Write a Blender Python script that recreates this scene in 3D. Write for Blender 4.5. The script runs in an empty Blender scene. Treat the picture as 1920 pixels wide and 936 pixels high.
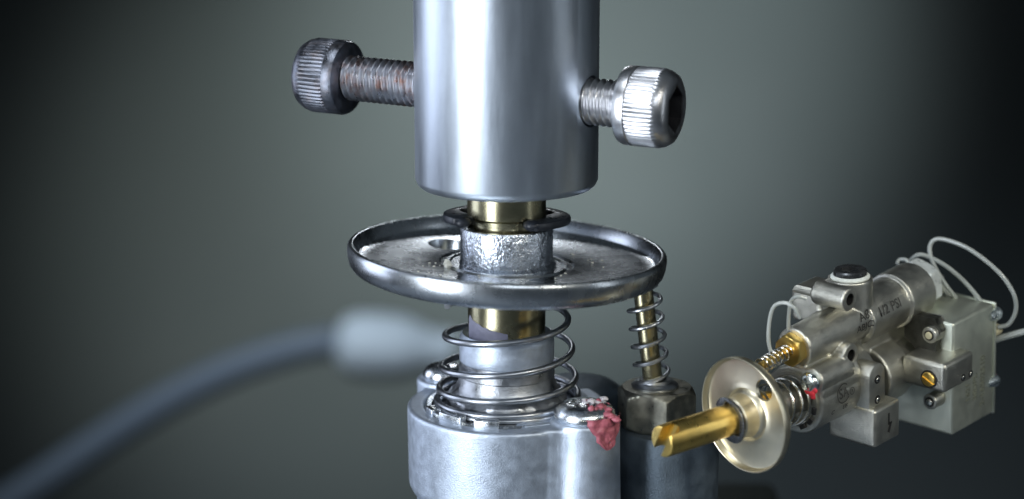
import bpy, bmesh, math, random
from mathutils import Vector, Matrix, Quaternion
from mathutils import noise as mnoise
R = math.radians
random.seed(7)
S = bpy.context.scene
# one Blender unit is about 7 mm here (a macro picture of small metal parts)
S.unit_settings.scale_length = 0.00714

# ------------------------------------------------------------------ camera
FPX, PITCH, DIST = 3600.0, R(12.8), 36.0
CAM = Vector((0.10, -DIST*math.cos(PITCH), DIST*math.sin(PITCH)))
FWD = Vector((0, math.cos(PITCH), -math.sin(PITCH)))
UPV = Vector((0, math.sin(PITCH), math.cos(PITCH)))
RGT = Vector((1, 0, 0))
cd = bpy.data.cameras.new('camera'); cam = bpy.data.objects.new('camera', cd)
S.collection.objects.link(cam); S.camera = cam
cam.location = CAM; cam.rotation_euler = (math.pi/2-PITCH, 0, 0)
cd.sensor_width = 36; cd.lens = 36*FPX/1920
cd.clip_start = 0.5; cd.clip_end = 2000
cd.dof.use_dof = True; cd.dof.focus_distance = 35.4; cd.dof.aperture_fstop = 0.10

S.view_settings.view_transform = 'Standard'; S.view_settings.look = 'None'
S.view_settings.exposure = 0.0; S.view_settings.gamma = 1.0

# ------------------------------------------------------------------ world and lamps
W = bpy.data.worlds.new('World'); S.world = W; W.use_nodes = True
W.node_tree.nodes['Background'].inputs[0].default_value = (0.55, 0.68, 0.78, 1)
W.node_tree.nodes['Background'].inputs[1].default_value = 0.09

def lamp(name, kind, loc, target, power, color, **kw):
    d = bpy.data.lights.new(name, kind); o = bpy.data.objects.new(name, d)
    S.collection.objects.link(o); o.location = loc
    o.rotation_euler = (Vector(target)-Vector(loc)).to_track_quat('-Z', 'Y').to_euler()
    d.energy = power; d.color = color
    for k, v in kw.items(): setattr(d, k, v)
    return o
# tall softbox front left, weaker one right, one overhead, one behind the top edge of the frame
lamp('key_softbox', 'AREA', (-20, -20, 1), (0, 0, -1), 9500, (0.84, 0.91, 1.0), shape='RECTANGLE', size=12, size_y=28)
lamp('side_softbox', 'AREA', (-27, 6, 3), (0, 0, -1), 3200, (0.74, 0.82, 1.0), shape='RECTANGLE', size=14, size_y=24)
lamp('right_strip', 'AREA', (24, -9, 5), (0, 0, 0), 420, (0.85, 0.93, 1.0), shape='RECTANGLE', size=2.2, size_y=18)
lamp('overhead_softbox', 'AREA', (-6, -6, 26), (0, 0, 0), 2600, (0.85, 0.92, 1.0), shape='RECTANGLE', size=9, size_y=9)
lamp('back_top_lamp', 'AREA', (0.2, 26, 10.2), (1.2, 2.0, -0.3), 260, (0.9, 0.95, 1.0), shape='RECTANGLE', size=1.8, size_y=1.8)
lamp('front_fill', 'AREA', (5, -33, 20), (0, 0, -1), 1900, (0.86, 0.93, 1.0), shape='RECTANGLE', size=15, size_y=9)
# warm spot lamps on the small valve
lamp('product_spot_front', 'SPOT', (26, -30, 22), (7.2, -0.5, -1.9), 74000, (1.0, 0.97, 0.86), spot_size=R(13.0), spot_blend=0.6, shadow_soft_size=6.0)
lamp('product_spot_left', 'SPOT', (-4, -40, 6), (4.7, -1.5, -3.0), 17000, (1.0, 0.96, 0.82), spot_size=R(6.0), spot_blend=0.6, shadow_soft_size=3.0)
# background wall and hose
lamp('wall_spot', 'SPOT', (26, 60, 66), (10, 168, -13), 2100000, (0.82, 0.93, 0.96), spot_size=R(33), spot_blend=1.0, shadow_soft_size=8)
lamp('wall_spot_low', 'SPOT', (-10, 70, 50), (-14, 160, -30), 900000, (0.86, 0.95, 0.93), spot_size=R(40), spot_blend=1.0, shadow_soft_size=8)
lamp('hose_lamp', 'SPOT', (-40, 30, 60), (-8, 100, -25), 520000, (0.74, 0.86, 1.0), spot_size=R(44), spot_blend=1.0, shadow_soft_size=12)

# ------------------------------------------------------------------ pixel -> place helpers
def ray(px, py):
    return (FWD + RGT*((px-960)/FPX) + UPV*((468-py)/FPX))
def at(px, py, Y):
    r = ray(px, py); return CAM + r*((Y-CAM.y)/r.y)
def zat(py, Y=0.0): return at(960, py, Y).z
def atz(px, py, z):
    r = ray(px, py); return CAM + r*((z-CAM.z)/r.z)

# ------------------------------------------------------------------ materials
def new_mat(name):
    m = bpy.data.materials.new(name); m.use_nodes = True
    nt = m.node_tree; b = nt.nodes['Principled BSDF']; return m, nt, b
def metal(name, base, rough=0.35, metallic=1.0, bump=0.15, scale=6.0, grain=60.0, var=0.15, rvar=0.12,
          stain=None, stain_amt=0.5, stain_scale=2.5, aniso_z=1.0, coords='Object', dist=0.02, lump=0.25):
    m, nt, b = new_mat(name); N = nt.nodes; L = nt.links
    tc = N.new('ShaderNodeTexCoord'); mp = N.new('ShaderNodeMapping'); L.new(tc.outputs[coords], mp.inputs[0])
    mp.inputs['Scale'].default_value = (1, 1, aniso_z)
    n1 = N.new('ShaderNodeTexNoise'); n1.inputs['Scale'].default_value = scale; n1.inputs['Detail'].default_value = 6
    n2 = N.new('ShaderNodeTexNoise'); n2.inputs['Scale'].default_value = grain; n2.inputs['Detail'].default_value = 3
    L.new(mp.outputs[0], n1.inputs['Vector']); L.new(mp.outputs[0], n2.inputs['Vector'])
    mr = N.new('ShaderNodeMapRange'); L.new(n1.outputs['Fac'], mr.inputs['Value'])
    mr.inputs['From Min'].default_value = 0.3; mr.inputs['From Max'].default_value = 0.7
    mr.inputs['To Min'].default_value = 1-var; mr.inputs['To Max'].default_value = 1+var*0.4
    mx = N.new('ShaderNodeMix'); mx.data_type = 'RGBA'; mx.blend_type = 'MULTIPLY'; mx.inputs[0].default_value = 1
    mx.inputs[6].default_value = (*base, 1); L.new(mr.outputs[0], mx.inputs[7])
    col = mx.outputs[2]
    if stain:
        n3 = N.new('ShaderNodeTexNoise'); n3.inputs['Scale'].default_value = stain_scale; n3.inputs['Detail'].default_value = 8
        n3.inputs['Roughness'].default_value = 0.65
        L.new(tc.outputs[coords], n3.inputs['Vector'])
        r3 = N.new('ShaderNodeMapRange'); L.new(n3.outputs['Fac'], r3.inputs['Value'])
        r3.inputs['From Min'].default_value = 0.48; r3.inputs['From Max'].default_value = 0.68
        r3.inputs['To Max'].default_value = stain_amt
        m3 = N.new('ShaderNodeMix'); m3.data_type = 'RGBA'; L.new(r3.outputs[0], m3.inputs[0])
        L.new(col, m3.inputs[6]); m3.inputs[7].default_value = (*stain, 1); col = m3.outputs[2]
    L.new(col, b.inputs['Base Color'])
    b.inputs['Metallic'].default_value = metallic
    rr = N.new('ShaderNodeMapRange'); L.new(n1.outputs['Fac'], rr.inputs['Value'])
    rr.inputs['From Min'].default_value = 0.3; rr.inputs['From Max'].default_value = 0.7
    rr.inputs['To Min'].default_value = max(0.03, rough-rvar); rr.inputs['To Max'].default_value = rough+rvar
    L.new(rr.outputs[0], b.inputs['Roughness'])
    if bump > 0:
        ad = N.new('ShaderNodeMath'); ad.operation = 'ADD'
        h1_ = N.new('ShaderNodeMath'); h1_.operation = 'MULTIPLY'; h1_.inputs[1].default_value = lump; L.new(n1.outputs['Fac'], h1_.inputs[0]); L.new(h1_.outputs[0], ad.inputs[0]); L.new(n2.outputs['Fac'], ad.inputs[1])
        bp = N.new('ShaderNodeBump'); bp.inputs['Strength'].default_value = bump; bp.inputs['Distance'].default_value = dist
        L.new(ad.outputs[0], bp.inputs['Height']); L.new(bp.outputs[0], b.inputs['Normal'])
    return m
def plain(name, base, rough=0.5, metallic=0.0, **kw):
    return metal(name, base, rough, metallic, bump=kw.pop('bump', 0.1), **kw)

M = {}
M['turned_aluminium'] = metal('turned_aluminium', (0.64, 0.70, 0.77), 0.38, bump=0.08, scale=3.0, grain=40, var=0.10, rvar=0.04, stain=(0.42, 0.45, 0.50), stain_amt=0.16, aniso_z=0.12)
M['cast_aluminium'] = metal('cast_aluminium', (0.60, 0.67, 0.77), 0.47, metallic=0.88, bump=0.20, scale=5, grain=40, var=0.14, rvar=0.05, stain=(0.34, 0.38, 0.44), stain_amt=0.25, stain_scale=3.0, dist=0.03)
M['dark_cast'] = metal('dark_cast', (0.13, 0.165, 0.20), 0.48, metallic=0.8, bump=0.4, scale=3, grain=30, var=0.25)
M['dish_steel'] = metal('dish_steel', (0.54, 0.57, 0.60), 0.27, bump=0.05, scale=3.2, grain=45, var=0.12, rvar=0.03, stain=(0.32, 0.34, 0.35), stain_amt=0.22, stain_scale=1.8)
M['rough_zinc'] = metal('rough_zinc', (0.66, 0.70, 0.76), 0.24, bump=0.6, scale=7, grain=16, var=0.2, rvar=0.05, dist=0.04, aniso_z=0.8, lump=0.8)
M['spring_steel'] = metal('spring_steel', (0.46, 0.48, 0.51), 0.32, bump=0.08, scale=5, grain=60, var=0.15, rvar=0.05)
M['black_oxide'] = metal('black_oxide', (0.17, 0.18, 0.21), 0.38, bump=0.2, scale=7, grain=50, var=0.25, stain=(0.20, 0.15, 0.13), stain_amt=0.4, stain_scale=5)
M['rusty_thread'] = metal('rusty_thread', (0.42, 0.42, 0.45), 0.36, bump=0.10, scale=7, grain=40, var=0.15, stain=(0.30, 0.15, 0.10), stain_amt=0.9, stain_scale=3.0)
M['bright_oxide'] = metal('bright_oxide', (0.66, 0.66, 0.68), 0.32, bump=0.1, scale=7, grain=50, var=0.12, rvar=0.04)
M['aged_brass'] = metal('aged_brass', (0.46, 0.42, 0.27), 0.26, bump=0.06, scale=2.0, grain=30, var=0.15, rvar=0.05, stain=(0.34, 0.31, 0.20), stain_amt=0.5)
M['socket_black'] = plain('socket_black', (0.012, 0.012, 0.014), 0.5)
M['foot_steel'] = metal('foot_steel', (0.50, 0.52, 0.55), 0.38, bump=0.3, scale=4, grain=30, var=0.25, stain=(0.20, 0.20, 0.19), stain_amt=0.4)
M['black_ring'] = metal('black_ring', (0.018, 0.021, 0.028), 0.36, bump=0.1, metallic=0.0)
M['dark_nut'] = metal('dark_nut', (0.36, 0.35, 0.29), 0.38, bump=0.25, scale=4, grain=40, var=0.3, stain=(0.13, 0.13, 0.12), stain_amt=0.6)
M['tab_steel'] = metal('tab_steel', (0.78, 0.81, 0.84), 0.22, bump=0.15, scale=6)
M['sealant_red'] = plain('sealant_red', (0.50, 0.14, 0.18), 0.38, bump=0.4, scale=6, dist=0.04, grain=20, var=0.45)
M['sealant_white'] = plain('sealant_white', (0.85, 0.80, 0.84), 0.3, bump=0.4, scale=9, dist=0.04, var=0.3)
M['grease'] = plain('grease', (0.20, 0.20, 0.27), 0.45, bump=0.5, scale=6)
M['crumb'] = plain('crumb', (0.80, 0.78, 0.68), 0.6, bump=0.5, scale=12)
M['hose'] = plain('hose_rubber', (0.11, 0.135, 0.165), 0.55, bump=0.0)
M['fitting'] = metal('hose_fitting', (0.50, 0.55, 0.58), 0.6, bump=0.0, metallic=0.0)
M['wall'] = plain('wall_paint', (0.042, 0.049, 0.048), 0.9, scale=0.03, grain=0.3, var=0.15, bump=0.0)
M['block'] = plain('black_block', (0.012, 0.016, 0.014), 0.6, bump=0.1)
# small valve
M['v_cast'] = metal('valve_casting', (0.54, 0.53, 0.47), 0.34, metallic=0.96, bump=0.45, scale=5, grain=40, var=0.16, rvar=0.06, stain=(0.40, 0.39, 0.33), stain_amt=0.30, stain_scale=2.6)
M['v_box'] = metal('valve_box_casting', (0.66, 0.69, 0.59), 0.40, metallic=0.88, bump=0.25, scale=4, grain=40, var=0.10, rvar=0.05, stain=(0.46, 0.46, 0.38), stain_amt=0.25, stain_scale=2)
M['v_dark'] = metal('valve_dark_casting', (0.10, 0.10, 0.09), 0.42, bump=0.4, scale=7, grain=50, var=0.4)
M['v_dish'] = metal('valve_dish_plate', (0.74, 0.67, 0.50), 0.34, metallic=1.0, bump=0.05, scale=3, grain=60, var=0.08, rvar=0.03, stain=(0.60, 0.56, 0.44), stain_amt=0.2)
M['v_gold'] = metal('yellow_brass', (0.88, 0.61, 0.18), 0.30, bump=0.04, scale=4, grain=50, var=0.10, rvar=0.04)
M['v_wire'] = metal('bright_wire', (0.78, 0.76, 0.68), 0.2, bump=0.05)
M['v_zinc'] = metal('bright_zinc', (0.74, 0.80, 0.80), 0.26, bump=0.1, var=0.2)
M['v_black'] = plain('black_plug', (0.11, 0.115, 0.12), 0.27, metallic=0.8)
M['v_seal'] = plain('white_thread_seal', (0.72, 0.75, 0.70), 0.6, bump=0.5, scale=14)
M['v_white'] = plain('pale_hex_cap', (0.72, 0.76, 0.74), 0.35, metallic=0.4)
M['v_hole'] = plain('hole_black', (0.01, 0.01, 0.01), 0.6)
M['v_red'] = plain('red_marking_paint', (0.80, 0.04, 0.06), 0.45, bump=0.4, scale=12, var=0.2)
M['v_ink'] = plain('stamped_grey', (0.045, 0.045, 0.04), 0.6)  # dark colour stands in for the shade of the stamped letters
M['v_ink_pale'] = plain('printed_grey', (0.20, 0.21, 0.16), 0.55, metallic=0.5)
M['v_plastic'] = plain('cream_plastic', (0.62, 0.56, 0.36), 0.4)
m, nt, b = new_mat('clear_tube'); M['v_tube'] = m
b.inputs['Base Color'].default_value = (0.55, 0.58, 0.55, 1); b.inputs['Roughness'].default_value = 0.22
b.inputs['Subsurface Weight'].default_value = 0.4; b.inputs['Subsurface Radius'].default_value = (0.1, 0.1, 0.1)
b.inputs['Transmission Weight'].default_value = 0.4

# ------------------------------------------------------------------ mesh helpers: a "piece" is (verts, faces)
def frame(o, zdir, xhint=(1, 0, 0)):
    z = Vector(zdir).normalized(); x = Vector(xhint); x = (x - z*x.dot(z))
    if x.length < 1e-4: x = Vector((0, 1, 0)) - z*z.y
    x.normalize(); y = z.cross(x)
    m = Matrix((x, y, z)).transposed().to_4x4(); m.translation = Vector(o); return m
def xf(p, mt): return ([mt @ Vector(v) for v in p[0]], p[1])
def join(*ps):
    vs, fs = [], []
    for v, f in ps:
        k = len(vs); vs += list(v); fs += [tuple(i+k for i in q) for q in f]
    return vs, fs
def loft(rings, n=96, cap0=True, cap1=True, closed=False):
    """rings: (radius or r(theta), z or z(theta))"""
    vs, fs = [], []
    for r, z in rings:
        for i in range(n):
            t = 2*math.pi*i/n; rr = r(t) if callable(r) else r; zz = z(t) if callable(z) else z
            vs.append(Vector((rr*math.cos(t), rr*math.sin(t), zz)))
    m = len(rings)
    for j in range(m if closed else m-1):
        a, b_ = j*n, ((j+1) % m)*n
        for i in range(n):
            k = (i+1) % n; fs.append((a+i, a+k, b_+k, b_+i))
    if not closed:
        if cap0: fs.append(tuple(reversed(range(n))))
        if cap1: fs.append(tuple(range((m-1)*n, m*n)))
    return vs, fs
def cyl(r, h, n=64, bev=0.0, z0=0.0, r2=None):
    r2 = r if r2 is None else r2
    if bev <= 0: return loft([(r, z0), (r2, z0+h)], n)
    b1 = bev; rg = []
    for k in range(4):
        a = math.pi/2*k/3; rg.append((r-b1+b1*math.sin(a), z0+b1-b1*math.cos(a)))
    for k in range(4):
        a = math.pi/2*k/3; rg.append((r2-b1+b1*math.cos(a), z0+h-b1+b1*math.sin(a)))
    return loft(rg, n)
def tube(pts, r, n=12, cap=True):
    pts = [Vector(p) for p in pts]; m = len(pts); vs, fs = [], []
    t0 = (pts[1]-pts[0]).normalized(); nx = t0.orthogonal().normalized()
    for i, p in enumerate(pts):
        t = (pts[min(i+1, m-1)]-pts[max(i-1, 0)]).normalized()
        nx = (nx - t*nx.dot(t)).normalized(); ny = t.cross(nx)
        rr = r(i/(m-1)) if callable(r) else r
        for k in range(n):
            a = 2*math.pi*k/n; vs.append(p + nx*math.cos(a)*rr + ny*math.sin(a)*rr)
    for i in range(m-1):
        for k in range(n):
            q = (k+1) % n; fs.append((i*n+k, i*n+q, (i+1)*n+q, (i+1)*n+k))
    if cap:
        fs.append(tuple(reversed(range(n)))); fs.append(tuple(range((m-1)*n, m*n)))
    return vs, fs
def spline(pts, k=10):
    P = [Vector(p) for p in pts]; P = [P[0]*2-P[1]] + P + [P[-1]*2-P[-2]]; out = []
    for i in range(1, len(P)-2):
        for j in range(k):
            t = j/k; a, b_, c, d = P[i-1:i+3]
            out.append(0.5*((2*b_)+(c-a)*t+(2*a-5*b_+4*c-d)*t*t+(3*b_-a-3*c+d)*t**3))
    out.append(P[-2]); return out
def bevel_piece(p, w, seg=3, angle=30):
    bm = bmesh.new(); vv = [bm.verts.new(v) for v in p[0]]
    for f in p[1]: bm.faces.new([vv[i] for i in f])
    bm.normal_update()
    es = [e for e in bm.edges if len(e.link_faces) == 2 and e.calc_face_angle(0) > R(angle)]
    bmesh.ops.bevel(bm, geom=es, offset=w, segments=seg, profile=0.5, affect='EDGES', clamp_overlap=True)
    bm.verts.index_update(); out = ([v.co.copy() for v in bm.verts], [tuple(v.index for v in f.verts) for f in bm.faces]); bm.free(); return out
def box(x0, x1, y0, y1, z0, z1, bev=0.0, seg=3):
    v = [Vector((x, y, z)) for x in (x0, x1) for y in (y0, y1) for z in (z0, z1)]
    f = [(0, 1, 3, 2), (4, 6, 7, 5), (0, 4, 5, 1), (2, 3, 7, 6), (0, 2, 6, 4), (1, 5, 7, 3)]
    return bevel_piece((v, f), bev, seg) if bev > 0 else (v, f)
def prism(poly, z0, z1, bev=0.0, seg=3, ang=40):
    n = len(poly); v = [Vector((x, y, z0)) for x, y in poly] + [Vector((x, y, z1)) for x, y in poly]
    f = [tuple(reversed(range(n))), tuple(range(n, 2*n))] + [(i, (i+1) % n, n+(i+1) % n, n+i) for i in range(n)]
    return bevel_piece((v, f), bev, seg, ang) if bev > 0 else (v, f)
def blob(c, r, seed=0, amp=0.3, squash=(1, 1, 1), sub=3, freq=1.6):
    bm = bmesh.new(); bmesh.ops.create_icosphere(bm, subdivisions=sub, radius=1)
    for v in bm.verts:
        k = 1 + amp*mnoise.noise(v.co*freq+Vector((seed*3.1, seed, 0))) + amp*0.4*mnoise.noise(v.co*freq*2.7+Vector((seed, 0, 5)))
        v.co = Vector(c)+Vector((v.co.x*squash[0], v.co.y*squash[1], v.co.z*squash[2]))*k*r
    bm.verts.index_update(); out = ([v.co.copy() for v in bm.verts], [tuple(v.index for v in f.verts) for f in bm.faces]); bm.free(); return out
def hexr(ap, rot=0.0):
    def f(t):
        a = (t+rot) % (math.pi/3); return ap/math.cos(a-math.pi/6)
    return f
def hexnut(ap, h, n=96, cham=0.13, bottom=True, rot=0.0):
    H = hexr(ap, rot); co = ap/math.cos(math.pi/6); rg = []
    def lim(Rc): return lambda t: min(H(t), Rc)
    steps = 4
    r0 = ap*0.97
    top = []
    for k in range(steps+1):
        Rc = r0 + (co-r0)*k/steps; dz = cham*(k/steps)**1.0*1.0
        top.append((lim(Rc), dz))
    if bottom: rg = [(r, z) for r, z in top]
    else: rg = [(H, 0)]
    rg += [(r, h-z) for r, z in reversed(top)]
    return loft(rg, n)
def thread(r, L, pitch, depth, n=64):
    prof = [(0.0, 0.0), (0.06, 0.0), (0.30, -0.45), (0.52, -1.0), (0.58, -1.0), (0.82, -0.45), (1.0, 0.0)]
    T = int(L/pitch*n); P = len(prof); vs_, fs_ = [], []
    for i in range(T+1):
        t = 2*math.pi*i/n
        for u, d in prof:
            rr = r+d*depth; vs_.append(Vector((rr*math.cos(t), rr*math.sin(t), pitch*(i/n+u))))
    for i in range(T):
        for k in range(P-1): fs_.append((i*P+k, (i+1)*P+k, (i+1)*P+k+1, i*P+k+1))
    return vs_, fs_
SPACE = {}
def to_mesh(name, p, sharp=35):
    me = bpy.data.meshes.new(name); me.from_pydata([tuple(v) for v in p[0]], [], p[1]); me.update()
    bm = bmesh.new(); bm.from_mesh(me); bmesh.ops.remove_doubles(bm, verts=bm.verts, dist=1e-5)
    bmesh.ops.recalc_face_normals(bm, faces=bm.faces); bm.to_mesh(me); bm.free()
    smooth(me, sharp); return me
def smooth(me, sharp=35):
    me.polygons.foreach_set('use_smooth', [True]*len(me.polygons))
    me.set_sharp_from_angle(angle=R(sharp)); me.update()
def obj(name, p, mat, parent=None, sharp=35, label=None):
    me = p if isinstance(p, bpy.types.Mesh) else to_mesh(name, p, sharp)
    me.materials.clear(); me.materials.append(M[mat] if isinstance(mat, str) else mat)
    o = bpy.data.objects.new(name, me); S.collection.objects.link(o)
    if parent:
        o.parent = parent
        root = parent
        while root.parent: root = root.parent
        if root.name in SPACE: me.transform(SPACE[root.name])
        # put the part's origin at its own middle, measured in its parent's space
    if label: o['label'] = label
    return o
def root(name, loc, label, cat, group=None, mt=None):
    o = bpy.data.objects.new(name, None); S.collection.objects.link(o)
    if mt is not None: o.matrix_world = mt
    else:
        o.location = loc; SPACE[o.name] = Matrix.Translation(-Vector(loc))
    o.empty_display_size = 0.3; o['label'] = label; o['category'] = cat
    if group: o['group'] = group
    return o
def bake(p, cuts=(), voxel=None, smooth_it=0, sharp=35, solver='EXACT'):
    """evaluate a remesh (cast fillets) and boolean cuts into a plain mesh"""
    me = to_mesh('tmp', p); o = bpy.data.objects.new('tmp', me); S.collection.objects.link(o)
    if voxel:
        md = o.modifiers.new('r', 'REMESH'); md.mode = 'VOXEL'; md.voxel_size = voxel
        if smooth_it:
            ms = o.modifiers.new('s', 'SMOOTH'); ms.factor = 0.5; ms.iterations = smooth_it
    tmp = []
    for c in cuts:
        cm = to_mesh('cut', c); co = bpy.data.objects.new('cut', cm); S.collection.objects.link(co); tmp.append(co)
        mb = o.modifiers.new('b', 'BOOLEAN'); mb.operation = 'DIFFERENCE'; mb.object = co; mb.solver = solver
    dg = bpy.context.evaluated_depsgraph_get(); dg.update()
    out = bpy.data.meshes.new_from_object(o.evaluated_get(dg))
    for q in tmp + [o]:
        mm = q.data; bpy.data.objects.remove(q); bpy.data.meshes.remove(mm)
    smooth(out, sharp); return out
def helix(rf, zf, t0, t1, cx=0, cy=0, per=36):
    n = int(abs(t1-t0)/(2*math.pi)*per); out = []
    for i in range(n+1):
        t = t0+(t1-t0)*i/n; u = i/n; r = rf(u)
        out.append(Vector((cx+r*math.cos(t), cy+r*math.sin(t), zf(u))))
    return out
def lerp_tab(tab):
    def f(u):
        x = u*(len(tab)-1); i = min(int(x), len(tab)-2); return tab[i]+(tab[i+1]-tab[i])*(x-i)
    return f

# ================================================================== THE SETTING
# one sheet behind everything, curving forward at its foot like a photo backdrop
pr = [(-40, -74), (100, -74)] + [(100+70*math.sin(a), -4-70*math.cos(a)) for a in [R(k) for k in range(10, 91, 10)]] + [(170, 160)]
vs, fs = [], []
for i in range(2):
    for y, z in pr: vs.append(Vector(((-220, 240)[i], y, z)))
n = len(pr)
for k in range(n-1): fs.append((k, k+1, n+k+1, n+k))
o = obj('wall', (vs, fs), 'wall'); o['kind'] = 'structure'

# unseen slab added under the fixture to bounce light up at the dish rim
M['bench'] = plain('bench_paint', (0.16, 0.18, 0.20), 0.6, scale=0.3, bump=0.0)
o = obj('bench_top', box(-34, 34, -34, 18, -14.8, -14.2, 0.1), 'bench'); o['kind'] = 'structure'

# ================================================================== CLAMP COLLAR
zc0 = zat(384, -1.72); zt = 13.0
col_root = root('clamp_collar', (0, 0, zc0), 'thick silver cylindrical sleeve with two socket screws above the round dish', 'collar')
RC = 1.70
cprof = [(0.80, zc0+0.05), (1.50, zc0), (1.59, zc0+0.02), (1.66, zc0+0.08), (RC, zc0+0.17), (RC, zt), (0.8, zt)]
scr_dir = Vector((math.cos(R(25)), -math.sin(R(25)), -0.028)).normalized()
zs = zat(175)
SC = Vector((0, 0, zs))
cuts = [xf(cyl(0.47, 9, 48, z0=-4.5), frame(SC, scr_dir, (0, 0, 1)))]
me = bake(loft(cprof, 160, closed=True), cuts)
obj('sleeve', me, 'turned_aluminium', col_root)
obj('spindle', cyl(0.79, zt-zc0-0.4, 48, z0=zc0+0.9), 'dark_cast', col_root)
def cap_screw(parent, name_label, t_in, t_out, t_tip, sgn, rh, mats):
    mt = frame(SC, scr_dir*sgn, (0, 0, 1)); mh, mth = mats
    L = t_out-t_in; nk = 58
    def kn(r): return lambda t: r - 0.022*(0.5+0.5*math.cos(nk*t))**0.7
    sm = t_in+0.26*L
    rg = [(0.40, t_in), (rh-0.12, t_in), (rh-0.03, t_in+0.035), (rh, t_in+0.10), (rh, sm-0.02), (rh-0.02, sm)]
    rg += [(kn(rh), sm+0.03), (kn(rh), t_out-0.26), (rh-0.015, t_out-0.23), (rh-0.03, t_out-0.16), (rh-0.09, t_out-0.06), (rh-0.18, t_out-0.01), (rh-0.27, t_out)]
    rg += [(hexr(0.37), t_out-0.003), (hexr(0.36), t_out-0.42), (0.02, t_out-0.5)]
    h = obj('screw_head', xf(loft(rg, nk*6, cap0=True), mt), mh, parent, sharp=32, label=name_label)
    obj('hex_socket', xf(loft([(hexr(0.355), t_out-0.03), (hexr(0.35), t_out-0.40), (0.02, t_out-0.42)], 96, cap0=False, cap1=False), mt), 'socket_black', h)  # black lining puts the socket's inner shade into its colour
    obj('screw_thread', xf((lambda q: (q[0], q[1]))(xf(thread(0.43, t_in-t_tip+0.02, 0.128, 0.085), Matrix.Translation((0, 0, t_tip)))), mt), mth, parent, sharp=60)
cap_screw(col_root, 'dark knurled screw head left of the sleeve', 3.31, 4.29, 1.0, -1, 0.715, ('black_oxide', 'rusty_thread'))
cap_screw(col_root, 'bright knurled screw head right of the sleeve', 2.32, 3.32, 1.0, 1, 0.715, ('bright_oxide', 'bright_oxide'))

# ================================================================== LARGE VALVE
zb = -3.00
val = root('gas_valve', (0, 0, -6.6), 'large silver valve with round dish, brass stem and bare springs under the clamp sleeve', 'valve')
zfl = zat(515, -0.87)            # dish floor
zlip = zat(462)
# --- stem
zgr = zat(432, -0.72)
obj('stem', loft([(0.70, -3.3), (0.735, zfl-0.9), (0.735, zfl-0.5), (0.735, zgr-0.14), (0.62, zgr-0.12), (0.62, zgr+0.10), (0.70, zgr+0.11), (0.735, zgr+0.15), (0.735, zc0+1.2)], 96), 'aged_brass', val)
zbt = zat(442, -0.87)
# --- dish, slightly tilted on the stem
tilt = Matrix.Translation((0, 0, zfl)) @ Matrix.Rotation(R(2.4), 4, 'Y') @ Matrix.Translation((0, 0, -zfl))
hl = zlip-zfl
dp = [(0.74, zfl-0.05), (0.80, zfl+0.0), (1.04, zfl+0.0), (1.07, zfl+0.03), (1.13, zfl+0.03), (1.16, zfl-0.01), (1.24, zfl-0.015), (1.27, zfl+0.02), (1.36, zfl+0.01), (1.6, zfl-0.005),
      (2.0, zfl+0.015), (2.3, zfl+0.045), (2.55, zfl+0.065), (2.72, zfl+0.075), (2.785, zfl+0.10), (2.81, zfl+0.15), (2.865, zlip-0.03), (2.885, zlip-0.01), (2.92, zlip), (2.96, zlip-0.01), (2.99, zlip-0.05),
      (2.995, zlip-0.12), (2.98, zlip-0.26), (2.95, zfl-0.03), (2.88, zfl-0.12), (2.76, zfl-0.18), (2.5, zfl-0.21), (1.6, zfl-0.20), (0.74, zfl-0.20)]
hole = atz(838, 462, zfl)
dish = bake(xf(loft(dp, 192, closed=True), Matrix.Identity(4)), [xf(cyl(0.40, 1.2, 48, z0=-0.6), Matrix.Translation((-1.14, 1.40, zfl)))])
dish.transform(tilt)
dish_o = obj('dish', dish, 'dish_steel', val)
obj('bushing', loft([(0.745, zbt), (0.745, zfl-0.3), (0.90, zfl-0.3), (0.93, zfl+0.01), (0.90, zfl+0.035), (0.87, zfl+0.07), (0.868, zbt-0.03), (0.85, zbt)], 128, closed=True), 'rough_zinc', dish_o)
# --- retaining ring (open towards the front)
zr = zat(408, 0)
def clip_poly():
    out, inn = [], []
    a0, a1 = R(-62), R(212)
    for k in range(81):
        a = a0+(a1-a0)*k/80; d = math.degrees(a)
        ro = 1.03 + 0.17*math.exp(-((d-2)/34)**2) + 0.16*math.exp(-((d-182)/34)**2)
        ri = 0.66 + 0.26*math.exp(-((d-20)/17)**2) + 0.26*math.exp(-((d-160)/17)**2)
        if k in (0, 80): ro -= 0.10
        out.append((ro*math.cos(a), ro*math.sin(a))); inn.append((ri*math.cos(a), ri*math.sin(a)))
    return out + inn[::-1]
rp = clip_poly()
clip_me = to_mesh('retaining_ring', prism(rp, zr-0.075, zr+0.075, 0.045, 2, 50)); clip_me.transform(Matrix.Translation((0.0, 0, zr)) @ Matrix.Rotation(R(1.5), 4, 'Y') @ Matrix.Translation((0, 0, -zr)))
clip = obj('retaining_ring', clip_me, 'black_ring', val)
for a, rr in ((-57, 0.86), (207, 0.92)):
    obj('ring_lug', xf(blob((rr*math.cos(R(a)), rr*math.sin(R(a)), zr), 0.17, int(a), 0.05, (1.0, 1.0, 0.62)), Matrix.Identity(4)), 'black_ring', clip)
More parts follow.
